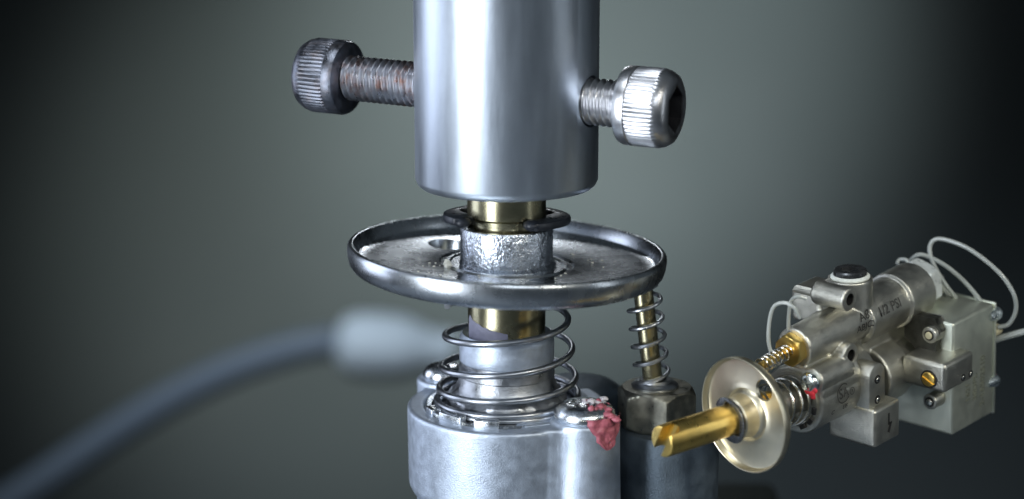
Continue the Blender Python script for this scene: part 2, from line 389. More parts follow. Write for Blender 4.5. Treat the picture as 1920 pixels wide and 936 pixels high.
# crumbs and scratches on the dish
cr = []
for k in range(46):
    a = random.choice([random.uniform(170, 250), random.uniform(-60, 20), random.uniform(10, 40)]); r_ = random.uniform(1.2, 2.5)
    cr.append(blob((r_*math.cos(R(a)), r_*math.sin(R(a)), zfl+0.02), random.uniform(0.010, 0.026), k, 0.5, (1.3, 1.3, 0.6), 1))
cr.append(blob((-1.10, -0.55, zfl+0.06), 0.085, 3, 0.7, (0.8, 0.8, 1.1), 2))
for k in range(12): cr.append(blob((1.95+random.uniform(-.3, .3), -0.7+random.uniform(-.25, .25), zfl), random.uniform(0.02, 0.04), k+70, 0.6, (1.2, 1, 0.6), 1))
o = obj('metal_crumbs', join(*[xf(c, tilt) for c in cr]), 'crumb', dish_o); o['kind'] = 'stuff'
# --- column
zk = zat(646, -0.9)
def rough_r(r0, amp, s): return lambda t: r0 + amp*mnoise.noise(Vector((math.cos(t)*3, math.sin(t)*3, s)))+amp*0.6*mnoise.noise(Vector((math.cos(t)*11, math.sin(t)*11, s)))
colp = [(0.70, zk-0.10), (0.84, zk-0.0), (0.885, zk-0.05), (0.90, zk-0.14), (0.90, zk-0.52), (0.88, zk-0.545), (0.70, zk-0.545)]
colp2 = [(0.70, zk-0.55), (0.86, zk-0.55), (0.865, zk-0.61), (0.905, zk-0.64), (0.915, zk-0.80), (0.90, zk-0.82), (0.925, zk-0.95)]
colp2 += [(rough_r(0.98, 0.02, 1), zk-1.08), (rough_r(1.10, 0.04, 2), zk-1.18), (rough_r(1.14, 0.04, 3), zk-1.24), (1.14, zb-0.1), (0.7, zb-0.1)]
obj('column', loft(colp, 160, closed=True), 'cast_aluminium', val)
obj('column_foot', loft(colp2, 160, closed=True), 'foot_steel', val)
gp = []
for i in range(26):
    for j in range(14):
        th = R(200+ i/25*72); fz = j/13
        top = zk+0.40-0.26*(i/25)**0.7+0.03*mnoise.noise(Vector((i*.4, 0, 0)))
        z = zk-0.06+(top-zk+0.06)*fz
        edge = min(1, (1-fz)*5, (25-i)/4+0.01); gp.append(Vector((0.736+0.02*edge*(1+0.5*mnoise.noise(Vector((i*.5, j*.5, 0)))), 0, 0)))
        rr = gp[-1].x; gp[-1] = Vector((rr*math.cos(th), rr*math.sin(th), z))
obj('grease_patch', (gp, [(i*14+j, (i+1)*14+j, (i+1)*14+j+1, i*14+j+1) for i in range(25) for j in range(13)]), 'grease', val)
# --- main spring
ys = [574, 597, 629, 651, 687, 705, 726, 738, 746, 750, 751]; zt_ = [zat(y) for y in ys]
rt_ = [1.14, 1.14, 1.19, 1.22, 1.26, 1.29, 1.31, 1.34, 1.35, 1.36, 1.36]
zf_, rf_ = lerp_tab(zt_), lerp_tab(rt_)
sp = helix(rf_, zf_, R(180), R(180-360*5), 0.02, 0, 56)
sp = [Vector(v) for v in sp]
obj('main_spring', tube(sp, 0.062, 14), 'spring_steel', val)
zs0 = zt_[-1]
obj('spring_seat', loft([(0.9, zb+0.04), (1.10, zb+0.06), (1.14, zb-0.03), (1.22, zb-0.04), (1.26, zb+0.0), (1.38, zb-0.01), (1.42, zb-0.06), (1.42, zb-0.14), (0.9, zb-0.14)], 128, closed=True), 'spring_steel', val)
# --- body: big barrel plus screw ears, cast in one piece
ear = Vector((1.46, -1.22)); ear2 = Vector((-1.22, 1.35))
parts = [cyl(1.88, 3.3, 128, z0=zb-3.3+0.0, bev=0.05)]
parts[0] = loft([(1.66, -6.2), (1.74, -4.72), (1.82, -4.66), (1.88, -4.52), (1.90, zb-0.05), (1.88, zb-0.012), (1.85, zb), (1.60, zb), (1.57, zb-0.03), (1.56, zb-0.2), (0.5, zb-0.2)], 160)
parts.append(xf(cyl(0.64, 3.1, 64, bev=0.04), Matrix.Translation((ear.x, ear.y, zb-3.1+0.10))))
parts.append(xf(cyl(0.56, 3.1, 64, bev=0.04), Matrix.Translation((ear2.x, ear2.y, zb-3.1+0.12))))
parts.append(box(0.5, 1.98, -1.1, 0.2, -6.1, zb-0.10, 0.05))
for fx_, fy_, fr_ in ((1.02, -1.02, 0.72), (1.24, -1.10, 0.68), (0.80, -1.0, 0.74)):
    parts.append(xf(cyl(fr_, 3.0, 64, bev=0.04), Matrix.Translation((fx_, fy_, zb-3.0+0.02))))
parts.append(xf(cyl(0.70, 2.8, 64, bev=0.04, r2=0.64), Matrix.Translation((ear.x, ear.y, zb-3.1))))
body = bake(join(*parts), voxel=0.030, smooth_it=6)
bo = obj('valve_body', body, 'cast_aluminium', val, sharp=60)
obj('cover_plate', xf(prism([(x, y) for x, y in ([(1.60*math.cos(R(a)), 1.60*math.sin(R(a))) for a in range(-78, 60, 3)] + [(1.40*math.cos(R(a)), 1.40*math.sin(R(a))) for a in range(60, -78, -3)])], zb-0.05, zb+0.035, 0.012, 2), Matrix.Identity(4)), 'cast_aluminium', val)
obj('cap_ridge', xf(loft([(0.75, -0.4), (0.88, -0.36), (0.90, 0.08), (0.86, 0.22), (0.70, 0.33), (0.45, 0.38), (0.02, 0.40)], 96), Matrix.Translation((1.40, 1.45, zb-0.36))), 'dark_cast', val)
for a0, a1, hh in ((200, 211, 0.12), (219, 239, 0.15), (248, 265, 0.14)):
    poly = []
    for a in range(int(a0), int(a1)+1, 1): poly.append((1.63*math.cos(R(a)), 1.63*math.sin(R(a))))
    for a in range(int(a1), int(a0)-1, -1): poly.append((1.43*math.cos(R(a)), 1.43*math.sin(R(a))))
    obj('retainer_tab', prism(poly, zb-0.10, zb+hh+0.0, 0.035, 3, 50), 'tab_steel', val)
obj('retainer_ring', loft([(1.44, zb-0.16), (1.56, zb-0.16), (1.56, zb-0.02), (1.52, zb+0.02), (1.44, zb+0.0)], 128, closed=True), 'tab_steel', val)
# --- cover screws
def pan_screw(c, r, mat, parent, h=0.24, ax=(0, 0, 1), rot=20, name='cover_screw'):
    mt = frame(c, ax)
    head = loft([(r*0.55, -0.25), (r*0.97, -0.02), (r, 0.02), (r*0.99, h*0.35), (r*0.90, h*0.68), (r*0.72, h*0.9), (r*0.45, h), (0.02, h+0.01)], 64)
    cr_ = [xf(box(-r*0.55, r*0.55, -r*0.09, r*0.09, h-0.12, h+0.2), Matrix.Rotation(R(rot+q), 4, 'Z')) for q in (0, 90)]
    me_ = bake(head, cr_); me_.transform(mt); return obj(name, me_, mat, parent)
s1 = pan_screw((ear.x-0.02, ear.y-0.02, zb+0.13), 0.57, 'tab_steel', val, 0.27)
pan_screw((ear2.x, ear2.y, zb+0.14), 0.44, 'tab_steel', val)
wb = [blob((ear.x+0.12+random.uniform(-.22, .28), ear.y+random.uniform(-.25, .25), zb+0.40+random.uniform(-.02, .02)), random.uniform(0.045, 0.085), k, 0.4, (1, 1.1, 0.5), 2, 1.8) for k in range(7)]
obj('white_sealant_blob', join(*wb), 'sealant_white', s1)
rb = [blob((ear.x+0.25+random.uniform(-.2, .24), ear.y-0.05+random.uniform(-.35, .1), zb+0.38+random.uniform(-.06, .05)), random.uniform(0.04, 0.09), k+30, 0.6, (1, 1, 0.8), 2, 2.2) for k in range(9)]
rb += [blob((ear.x+0.30+0.30*u_*math.cos(R(-50))+random.uniform(-.05, .05), ear.y-0.12+0.45*u_*math.sin(R(-50))+random.uniform(-.05, .05), zb+0.42-0.20*u_), random.uniform(0.05, 0.09), k+60, 0.6, (1.1, 1, 0.7), 2, 2.2) for k, u_ in enumerate([0.1, 0.25, 0.4, 0.55, 0.7, 0.85, 1.0])]
# red drip down the ear's front face: a ragged tongue with thickness
def drip():
    vs_, fs_ = [], []; nI, nJ = 34, 30
    for i in range(nI):
        for j in range(nJ):
            u, v = i/(nI-1), j/(nJ-1)
            wtop, tip = 0.62, 0.0
            half = (0.55*(1-v**1.6)**0.8+0.03)*(1+0.30*mnoise.noise(Vector((v*5, u*2, 2))))
            th = R(-54)+ (u-0.45)*2*half*1.25 + 0.05*v
            z = zb+0.24-v*0.64 - 0.04*mnoise.noise(Vector((u*4, 0, 1)))
            e = min(1, min(u, 1-u)*7)*min(1, (1-v)*7)
            lip = 0.12 if v < 0.2 else 0.0
            rr = 0.628+0.035*e*(1+1.0*mnoise.noise(Vector((u*5, v*6, 0)))+0.35*mnoise.noise(Vector((u*13, v*15, 4))))
            vs_.append(Vector((ear.x+rr*math.cos(th), ear.y+rr*math.sin(th), z)))
    for i in range(nI-1):
        for j in range(nJ-1): fs_.append((i*nJ+j, (i+1)*nJ+j, (i+1)*nJ+j+1, i*nJ+j+1))
    return vs_, fs_
obj('red_sealant_smear', join(*rb, drip()), 'sealant_red', s1, sharp=80)
# --- pin, its spring, hex nut and boss
PX, PY = 2.90, 0.0
ptop = at(1203, 520, 0.0); pbot = at(1225, 722, 0.0)
pm = frame(pbot, ptop-pbot); PL = (ptop-pbot).length
obj('pin', xf(cyl(0.185, PL+0.1, 48, z0=-0.2), pm), 'aged_brass', val)
nco = int(5.6*40)
psp = [pm @ Vector((0.315*math.cos(-t), 0.315*math.sin(-t), PL*(0.93-0.93*k/nco)+0.02)) for k in range(nco+1) for t in [2*math.pi*5.6*k/nco+0.6]]
obj('pin_spring', tube(psp, 0.040, 10), 'spring_steel', val)
nb = at(1240, 775, 0.0); nz = zat(722, 0) - 0.02
NX = 2.86; zboss = zat(820, -0.75)
nh = nz-zboss
obj('hex_nut', xf(hexnut(0.675, nh, 192, 0.12, rot=R(20)), Matrix.Translation((NX, 0, zboss))), 'dark_nut', val, sharp=25)
obj('nut_washer', xf(loft([(0.22, 0), (0.44, 0), (0.45, 0.04), (0.40, 0.08), (0.30, 0.10), (0.29, 0.15), (0.22, 0.15)], 64, closed=True), Matrix.Translation((NX-0.04, 0, nz-0.002))), 'spring_steel', val)
obj('nut_boss', xf(loft([(0.9, -6.2), (0.97, -5.9), (0.97, zboss-0.10), (0.94, zboss-0.03), (0.88, zboss), (0.2, zboss)], 96), Matrix.Translation((3.10, 0, 0))), 'dark_cast', val)
obj('bracket', box(0.8, 3.2, 0.4, 1.6, -6.1, -3.75, 0.1), 'dark_cast', val)
# what carries the valve, below the picture
fx = root('fixture_block', (0, 0, -14.2), 'dark metal block with a rounded corner at the bottom edge of the picture', 'block')
obj('base_block', box(-3.4, 4.6, -2.6, 2.6, -13.4, -6.2, 0.2), 'dark_cast', fx)
q0 = at(1366, 908, 10); q1 = at(1476, 908, 10)
obj('block_post', box(q0.x-3, q1.x, 9.4, 12.2, -13.4, at(1366, 905, 12.0).z, 0.28), 'block', fx)
obj('block_foot', box(-3.4, q1.x, -2.6, 12.2, -14.2, -13.38, 0.15), 'block', fx)

# ================================================================== HOSE
HY = 100
hr = root('rubber_hose', at(700, 650, HY), 'blurred blue grey hose with pale metal fitting, curving down to the lower left', 'hose')
hp = [at(-160, 1060, HY), at(-60, 990, HY), (at(60, 915, HY)), at(180, 835, HY), at(300, 760, HY), at(420, 700, HY), at(520, 664, HY), at(600, 645, HY), at(680, 640, HY)]
obj('hose_tube', tube(spline(hp, 10), lambda u: 1.32-0.22*u, 24), 'hose', hr)
f0 = at(632, 645, HY); f1 = at(900, 662, HY)
obj('hose_fitting', xf(loft([(1.0, 0), (1.6, 0.2), (2.1, 0.7), (2.35, 1.5), (2.4, 3.0), (2.3, 4.6), (2.0, 5.8), (1.5, 6.6), (1.4, 8.5)], 48), frame(f0, f1-f0)), 'fitting', hr)

# ================================================================== SMALL VALVE (floating product at the right)
IC = (1600, 660)
rc = ray(*IC).normalized(); q = FWD.rotation_difference(rc)
def cv(x, y, z): v = Vector((x, y, z)); return q @ (RGT*v.x + UPV*v.y - FWD*v.z)
aV = Vector((.585, .292, -.757)); sV = Vector((.811, -.211, 0)); sV.z = (aV.x*sV.x+aV.y*sV.y)/.757
aV.normalize(); sV.normalize()
A_ = cv(*aV).normalized(); S_ = cv(*sV); S_ = (S_-A_*S_.dot(A_)).normalized(); U_ = S_.cross(A_).normalized()
rd = ray(1400, 777); ORG = CAM + rd*(34.3/rd.dot(FWD))
MT = Matrix((S_, A_, U_)).transposed().to_4x4(); MT.translation = ORG
IM = MT.inverted(); cl = IM @ CAM
iv = root('small_gas_valve', None, 'small complete valve with gold stem, round dish and box, in front at right', 'valve', mt=MT)
def lp(px, py, s=None, a=None, u=None):
    """local point on the pixel's ray where local s, a or u has the given value"""
    d = IM.to_3x3() @ ray(px, py)
    if s is not None: k = (s-cl.x)/d.x
    elif a is not None: k = (a-cl.y)/d.y
    else: k = (u-cl.z)/d.z
    return cl + d*k
AX = Vector((0, 1, 0)); SX = Vector((1, 0, 0)); UX = Vector((0, 0, 1))
# ---- stem and dish
sd = Vector((-.16, -1, .03)).normalized()
m0 = frame(lp(1402, 776, s=0), sd, (0, 0, 1))
tipd = (lp(1250, 820, s=-0.3)-m0.translation).length
TL = 2.0
stem = bake(xf(cyl(0.285, TL+0.6, 64, bev=0.03, z0=-0.6), Matrix.Identity(4)),
            [box(-0.11, 0.11, -1, 1, TL-0.16, TL+1), xf(cyl(0.11, 2, 32, z0=-1), frame((0, 0, TL-0.16), (0, 1, 0)))])
stem.transform(m0 @ Matrix.Rotation(R(62), 4, 'Z'))
obj('stem', stem, 'v_gold', iv)
RD = 1.085
dpf = [(0.28, 0.02), (0.30, 0.16), (0.36, 0.17), (0.40, 0.10), (0.47, 0.03), (0.60, 0.0), (0.96, 0.0), (1.02, 0.01), (1.045, 0.04), (1.055, 0.13), (1.068, 0.14), (1.082, 0.13), (1.085, 0.10), (1.075, 0.0), (1.04, -0.05), (0.9, -0.065), (0.28, -0.06)]
dm = frame(m0.translation, (-.13, -1, .02), (0, 0, 1))
hl_ = dm.inverted() @ lp(1437, 716, s=0.2)
dsh = bake(xf(loft([(r*0.985, z) for r, z in dpf], 160, closed=True), Matrix.Identity(4)), [xf(cyl(0.20, 1, 40, z0=-.5), Matrix.Translation((0.70*math.cos(R(36)), -0.70*math.sin(R(36)), 0)))])
dsh.transform(dm); dso = obj('dish', dsh, 'v_dish', iv)
obj('dish_hub', xf(loft([(0.27, 0.0), (0.50, 0.0), (0.48, 0.05), (0.41, 0.10), (0.385, 0.18), (0.385, 0.36), (0.36, 0.39), (0.27, 0.39)], 64, closed=True), dm), 'v_dish', dso)
sc_ = 0.36
cpoly = [(x*sc_, y*sc_) for x, y in clip_poly()]
obj('retaining_ring', xf(xf(prism(cpoly, 0.41, 0.46, 0.015, 2, 50), Matrix.Rotation(R(-150), 4, 'Z')), dm), 'v_black', iv)
# ---- spring behind the dish
b0 = lp(1492, 748, s=0); ms = frame(m0.translation, b0-m0.translation); Ls = (b0-m0.translation).length
spp = [ms @ Vector(((0.40+0.06*k/200)*math.cos(-t), (0.40+0.06*k/200)*math.sin(-t), 0.1+(Ls-0.1)*(k/200)**0.7)) for k in range(201) for t in [2*math.pi*5*k/200]]
obj('main_spring', tube(spp, 0.026, 10), 'v_wire', iv)
obj('inner_stem', xf(cyl(0.25, Ls+0.2, 48), ms), 'v_cast', iv)
# ---- cast body
zax = b0.z
cast = []
def cyl_a(px, py, L, r, s=0.0, bev=0.03, tz=0.0, ts=0.0):
    return xf(cyl(r, L, 64, bev=bev), frame(lp(px, py, s=s), Vector((ts, 1, tz))))
bf = lp(1488, 750, s=0)                     # barrel front centre
BR = 0.66
ba = bf.y
barrel = [xf(cyl(BR, 1.75, 96, bev=0.05), frame(bf, AX))]
earp = lp(1522, 716, a=ba)                # ear with screw on the barrel's front
barrel.append(xf(cyl(0.25, 1.0, 48, bev=0.04), frame(earp, AX)))
barrel.append(xf(cyl(0.44, 1.2, 48, bev=0.04), frame(Vector(((earp.x+bf.x)/2, ba+0.02, (earp.z+bf.z)/2+0.02)), AX)))
recess = xf(cyl(0.53, 0.5, 64), frame(bf-AX*0.25, AX))
nf = lp(1489, 653, s=0)                      # nose front centre
na = nf.y
nose = [xf(cyl(0.36, 1.8, 64, bev=0.03, r2=0.40), frame(nf, AX))]
t1 = lp(1600, 601, s=0); t2 = lp(1668, 565, s=0); t3 = lp(1712, 538, s=0)
ax2 = (t3-nf).normalized()
nose = [xf(cyl(0.385, (t1-nf).length, 64, bev=0.03, r2=0.41), frame(nf, ax2)),
        xf(cyl(0.485, (t2-t1).length+0.1, 64, bev=0.03), frame(t1, ax2)),
        xf(cyl(0.55, (t3-t2).length, 64, bev=0.035), frame(t2, ax2))]
pt = lp(1594, 519, s=-0.05)
port = [xf(cyl(0.42, 1.0, 64, bev=0.03), frame(pt-UX*1.0, UX))]
h1 = lp(1594, 562, s=0.55); h2 = lp(1596, 667, s=0.55)
boss = [xf(cyl(0.22, 0.75, 48, bev=0.03), frame(h1-SX*0.75, SX)), xf(cyl(0.235, 0.75, 48, bev=0.03), frame(h2-SX*0.75, SX))]
lb = lp(1532, 560, s=-0.45)
left = [xf(box(-0.36, 0.36, -0.35, 0.45, -0.40, 0.28, 0.09), Matrix.Translation(lb)),
        xf(box(-0.30, 0.40, -0.2, 0.7, -0.75, 0.0, 0.09), Matrix.Translation(lb)),
        xf(box(0.0, 0.5, -0.1, 0.5, -0.35, 0.33, 0.06), Matrix.Translation(lb))]
cb = lp(1655, 690, s=0.0)                     # rear barrel
rear = [xf(cyl(0.56, 1.55, 80, bev=0.04), frame(cb, AX)), xf(cyl(0.64, 0.75, 80, bev=0.05), frame(cb-AX*0.65, AX))]
web = [box(-0.14, 0.16, bf.y+0.5, cb.y+1.9, bf.z+0.2, nf.z+0.15, 0.05)]
solids = join(*barrel, *nose, *port, *boss, *left, *rear, *web)
cast_me = bake(solids, [recess, xf(cyl(0.115, 2, 40, z0=-0.4), frame(h1+SX*0.0, -SX)), xf(cyl(0.12, 0.9, 40, z0=-0.4), frame(h2, -SX)),
               xf(cyl(0.31, 0.6, 40, z0=-0.3), frame(pt, UX))], voxel=0.020, smooth_it=1, sharp=50)
cast_o = obj('valve_body', cast_me, 'v_cast', iv, sharp=50)
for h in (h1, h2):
    obj('hole_lining', xf(loft([(0.113, 0), (0.113, -0.5), (0.02, -0.5)], 32, cap0=False), frame(h-SX*0.02, SX)), 'v_hole', iv)  # black liner paints the shade inside the bored holes
# ---- barrel front: seat rings
obj('spring_seat', xf(loft([(0.28, 0.28), (0.52, 0.28), (0.52, 0.08), (0.48, 0.04), (0.46, 0.16), (0.28, 0.18)], 80, closed=True), frame(bf, AX)), 'v_cast', iv)
obj('barrel_ring', xf(loft([(0.50, -0.01), (0.50, -0.04), (0.56, -0.04), (0.56, 0.0)], 80, closed=True), frame(bf, AX)), 'v_cast', iv)
for a in (-60, -35, -8):
    obj('retainer_tab', xf(xf(box(0.47, 0.55, -0.07, 0.07, 0.03, 0.09, 0.01), Matrix.Rotation(R(a-90), 4, 'Z')), frame(bf, -AX, (0, 0, 1))), 'v_hole', iv)
es = pan_screw(earp-AX*0.03, 0.20, 'v_zinc', iv, 0.12, -AX, 20, 'ear_screw')
obj('red_mark', join(*[blob(lp(x, y, a=ba-0.12), r, k, 0.4, (1, 0.35, 0.9), 2) for k, (x, y, r) in enumerate([(1514, 733, .07), (1522, 738, .08), (1528, 733, .06), (1524, 744, .06)])]), 'v_red', es)
# ---- brass nut, pin, pin spring
obj('pin_nut', xf(hexnut(0.275, 0.22, 96, 0.05, rot=R(12)), frame(nf+ax2*0.0-ax2*0.20, ax2, (0, 0, 1))), 'v_gold', iv, sharp=25)
p0 = nf-ax2*0.2; p1 = lp(1424, 688, s=0.03); pmm = frame(p0, p1-p0); pl = (p1-p0).length
obj('pin', xf(cyl(0.075, pl, 32), pmm), 'v_gold', iv)
obj('pin_spring', tube([pmm @ Vector((0.13*math.cos(t), 0.13*math.sin(t), pl*0.93*k/240+0.02)) for k in range(241) for t in [2*math.pi*6.5*k/240]], 0.018, 8), 'v_wire', iv)
# ---- plug on the upright port
obj('thread_seal', xf(loft([(0.25, -0.05), (0.36, -0.05), (0.37, 0.02), (0.33, 0.06), (0.25, 0.06)], 64, closed=True), frame(pt, UX)), 'v_seal', iv)
pg = bake(loft([(0.22, -0.1), (0.30, -0.1), (0.315, 0.06), (0.31, 0.13), (0.28, 0.155), (0.05, 0.155)], 64), [loft([(hexr(0.15), 0.03), (hexr(0.15), 0.4)], 48)])
pg.transform(frame(pt, UX)); obj('port_plug', pg, 'v_black', iv)
# ---- rear hex cap
obj('hex_cap', xf(hexnut(0.44, 0.34, 96, 0.06, rot=R(10)), frame(t3, ax2, (0, 0, 1))), 'v_white', iv, sharp=25)
# ---- vertical bracket with two rivets
sbk = 0.86
k0 = lp(1616, 772, s=sbk); k1 = lp(1662, 772, s=sbk); kt = lp(1645, 692, s=sbk)
aw = (lp(1660, 730, s=sbk).y - lp(1630, 745, s=sbk).y)
ya = lp(1630, 735, s=sbk).y; yb = ya+aw
rr_ = aw/2; cz = lp(1645, 706, s=sbk).z; bz = lp(1640, 775, s=sbk).z-0.1
poly = [(ya, bz), (yb, bz)] + [((ya+yb)/2+rr_*math.cos(R(t)), cz+rr_*math.sin(R(t))) for t in range(0, 181, 15)]
br = prism(poly, 0, 0.62, 0.03, 2, 40)
br = ([Vector((sbk-0.62+v.z, v.x, v.y)) for v in br[0]], br[1])
obj('bracket', br, 'v_cast', iv)
for y_ in (711, 749):
    c = lp(1646, y_, s=sbk); c.y = (ya+yb)/2
    obj('rivet', xf(cyl(0.05, 0.04, 24, bev=0.015, z0=-0.01), frame(c, SX)), 'v_wire', iv)
    obj('rivet_hole', xf(loft([(0.055, 0), (0.055, 0.006), (0.085, 0.006), (0.085, 0)], 24, closed=True), frame(c, SX)), 'v_hole', iv)  # black ring on the face, painted shade of a hole round the rivet
# ---- lower cap block
sb = 1.0
c1 = lp(1640, 843, s=sb); c2 = lp(1685, 822, s=sb); ct = lp(1640, 772, s=sb); cl_ = lp(1553, 824, a=c1.y)
blk = box(cl_.x, sb, c1.y, c2.y+0.05, c1.z, ct.z, 0.07, 4)
obj('lower_block', blk, 'v_cast', iv)
az = (c1.z+ct.z)/2; ay = (c1.y+c2.y)/2+0.06
pgm = [box(sb-0.02, sb+0.006, ay-0.02, ay+0.025, az-0.02, az+0.20), box(sb-0.02, sb+0.006, ay-0.02, ay+0.10, az-0.03, az+0.01)]
pgm.append(([Vector((sb+(-0.02 if k < 4 else 0.006), ay+y, az+z)) for k, (y, z) in enumerate([(0.03, 0.0), (0.10, 0.0), (0.02, -0.2), (-0.04, -0.16)]*2)], [(0, 1, 2, 3), (4, 5, 6, 7), (0, 1, 5, 4), (1, 2, 6, 5), (2, 3, 7, 6), (3, 0, 4, 7)]))
obj('arrow_mark', join(*pgm), 'v_hole', iv)
# ---- control box
sx = 1.25
d0 = lp(1785, 818, s=sx); d1 = lp(1861, 780, s=sx); e0 = lp(1789, 607, s=sx); g0 = lp(1690, 797, a=d0.y)
xb0 = lp(1683, 797, a=d0.y).x
bx_ = box(xb0-0.1, sx, d0.y, d1.y, d0.z, e0.z, 0.06, 3)
cbx = obj('control_box', bx_, 'v_box', iv)
obj('box_lid', box(xb0-0.1, sx+0.012, d1.y+0.004, d1.y+0.07, d0.z-0.012, e0.z+0.012, 0.02, 2), 'v_box', cbx)
# ears of the box
def box_ear(px, py, r, length, mat, scr):
    c = lp(px, py, a=d0.y-0.30)
    o_ = obj('box_ear', join(xf(cyl(r, 0.5+length, 40, bev=0.02), frame(c, AX))), mat, cbx)
    obj('ear_pin', xf(cyl(r*0.45, 0.07, 24, bev=0.015, z0=-0.04), frame(c, AX)), scr, o_)
    obj('ear_socket', xf(loft([(r*0.47, 0), (r*0.47, -0.012), (r*0.64, -0.012), (r*0.64, 0)], 32, closed=True), frame(c, AX)), 'v_hole', o_)  # black ring paints the shade of a socket round the pin
    return c
ce = box_ear(1742, 629, 0.16, 0.1, 'v_cast', 'v_plastic')
box_ear(1743, 754, 0.155, 0.1, 'v_cast', 'v_wire')
w0 = [lp(x, y, a=d0.y-0.2) for x, y in ((1697, 600), (1712, 592), (1752, 600), (1762, 622), (1752, 650), (1754, 668), (1727, 667), (1712, 645), (1697, 630))]
wd = ([Vector((v.x, d0.y-0.2, v.z)) for v in w0]+[Vector((v.x, d0.y+0.05, v.z)) for v in w0],
      [tuple(range(9)), tuple(range(17, 8, -1))]+[(i, (i+1) % 9, 9+(i+1) % 9, 9+i) for i in range(9)])
obj('dark_lug', bevel_piece(wd, 0.02, 2), 'v_dark', cbx)
# ---- outlet block with gold screw
so = 1.52
o0 = lp(1771, 740, s=so); o1 = lp(1826, 712, s=so); ot = lp(1771, 683, s=so); ol = lp(1690, 735, a=o0.y)
ob = box(ol.x, so, o0.y, o1.y, o0.z, lp(1771, 686, s=so).z, 0.09, 5)
oo = obj('outlet_block', ob, 'v_cast', iv)
gc = lp(1742, 711, a=o0.y-0.001)
gs = bake(cyl(0.145, 0.08, 40, bev=0.02, z0=-0.03), [xf(box(-0.2, 0.2, -0.018, 0.018, 0.02, 0.2), Matrix.Rotation(R(-25), 4, 'Z'))]); gs.transform(frame(gc, -AX, (1, 0, 0)))
obj('gold_screw', gs, 'v_gold', oo)
obj('screw_recess', xf(loft([(0.147, 0), (0.147, 0.012), (0.18, 0.012), (0.18, 0)], 40, closed=True), frame(gc, -AX)), 'v_hole', oo)  # raised black ring, paints the shade of a recess round the screw
for x_, y_ in ((1806, 708), (1820, 701)):
    c = lp(x_, y_, s=so)
    obj('rivet', xf(cyl(0.042, 0.03, 24, bev=0.012, z0=-0.01), frame(c, SX)), 'v_wire', oo)
    obj('rivet_hole', xf(loft([(0.046, 0), (0.046, 0.006), (0.07, 0.006), (0.07, 0)], 24, closed=True), frame(c, SX)), 'v_hole', oo)  # black ring again in place of the shaded hole edge
# ---- screws and ports on the box's far side
ya_ = d1.y+0.07
for (x_, y_, r_, h_, mt_) in ((1866, 588, 0.15, 0.1, 'v_zinc'), (1862, 713, 0.14, 0.1, 'v_zinc'), (1752, 562, 0.14, 0.1, 'v_zinc')):
    c = lp(x_, y_, a=ya_); pan_screw(c, r_, mt_, cbx, h_, AX, 10, 'box_screw')
c = lp(1866, 707, a=ya_+0.08); obj('red_mark', blob(c, 0.08, 4, 0.3, (0.9, 0.5, 0.9), 2), 'v_red', cbx)
c = lp(1763, 560, a=ya_+0.08); obj('red_mark', blob(c, 0.05, 9, 0.3, (0.9, 0.5, 0.9), 2), 'v_red', cbx)
c = lp(1860, 622, a=ya_); obj('tube_port', xf(cyl(0.11, 0.22, 24, bev=0.02), frame(c, AX)), 'v_plastic', cbx)
# ---- capillary tubes
def path(pts, r, nm='capillary_tube', mat='v_tube'):
    P = [lp(x, y, a=a) for x, y, a in pts]
    return obj(nm, tube(spline(P, 12), r, 10), mat, iv)
ab = ya_+0.05
path([(1871, 614, ab), (1892, 607, ab+.1), (1905, 580, ab+.1), (1899, 548, ab), (1870, 508, ab-.1), (1815, 466, ab-.2), (1763, 448, ab-.3), (1744, 460, ab-.4), (1748, 490, ab-.5), (1770, 530, ab-.5), (1798, 566, ab-.2)], 0.042)
path([(1707, 488, ab-.6), (1722, 478, ab-.6), (1742, 482, ab-.5), (1775, 500, ab-.4), (1810, 530, ab-.2), (1845, 572, ab-.1)], 0.042)
path([(1738, 515, ab-.5), (1760, 530, ab-.4), (1785, 563, ab-.2)], 0.042)
path([(1682, 494, ab-.9), (1687, 487, ab-.8), (1698, 487, ab-.8), (1704, 494, ab-.8)], 0.035)
path([(1850, 645, ab), (1880, 633, ab+.1), (1990, 603, ab+.5)], 0.065)
path([(1448, 668, 0.9), (1441, 640, 0.9), (1443, 600, 0.95), (1452, 574, 1.0), (1472, 568, 1.05), (1490, 578, 1.1), (1500, 596, 1.2)], 0.036)
path([(1478, 618, 1.4), (1479, 590, 1.4), (1483, 565, 1.4), (1496, 556, 1.4), (1512, 560, 1.5)], 0.036)
# ---- lettering
def text_mesh(txt, size, thick=0.006):
    cu = bpy.data.curves.new('t', 'FONT'); cu.body = txt; cu.size = size; cu.extrude = thick; cu.offset = size*0.018
    cu.align_x = 'CENTER'; cu.align_y = 'CENTER'; cu.resolution_u = 3
    o_ = bpy.data.objects.new('t', cu); S.collection.objects.link(o_)
    dg = bpy.context.evaluated_depsgraph_get(); dg.update()
    me_ = bpy.data.meshes.new_from_object(o_.evaluated_get(dg)); bpy.data.objects.remove(o_); bpy.data.curves.remove(cu)
    bm = bmesh.new(); bm.from_mesh(me_); bmesh.ops.triangulate(bm, faces=bm.faces)
    for q_ in range(3):
        le = [e for e in bm.edges if e.calc_length() > size*0.22]
        if le: bmesh.ops.subdivide_edges(bm, edges=le, cuts=1); bmesh.ops.triangulate(bm, faces=bm.faces)
    bm.to_mesh(me_); bm.free()
    p_ = ([v.co.copy() for v in me_.vertices], [tuple(f.vertices) for f in me_.polygons]); bpy.data.meshes.remove(me_); return p_
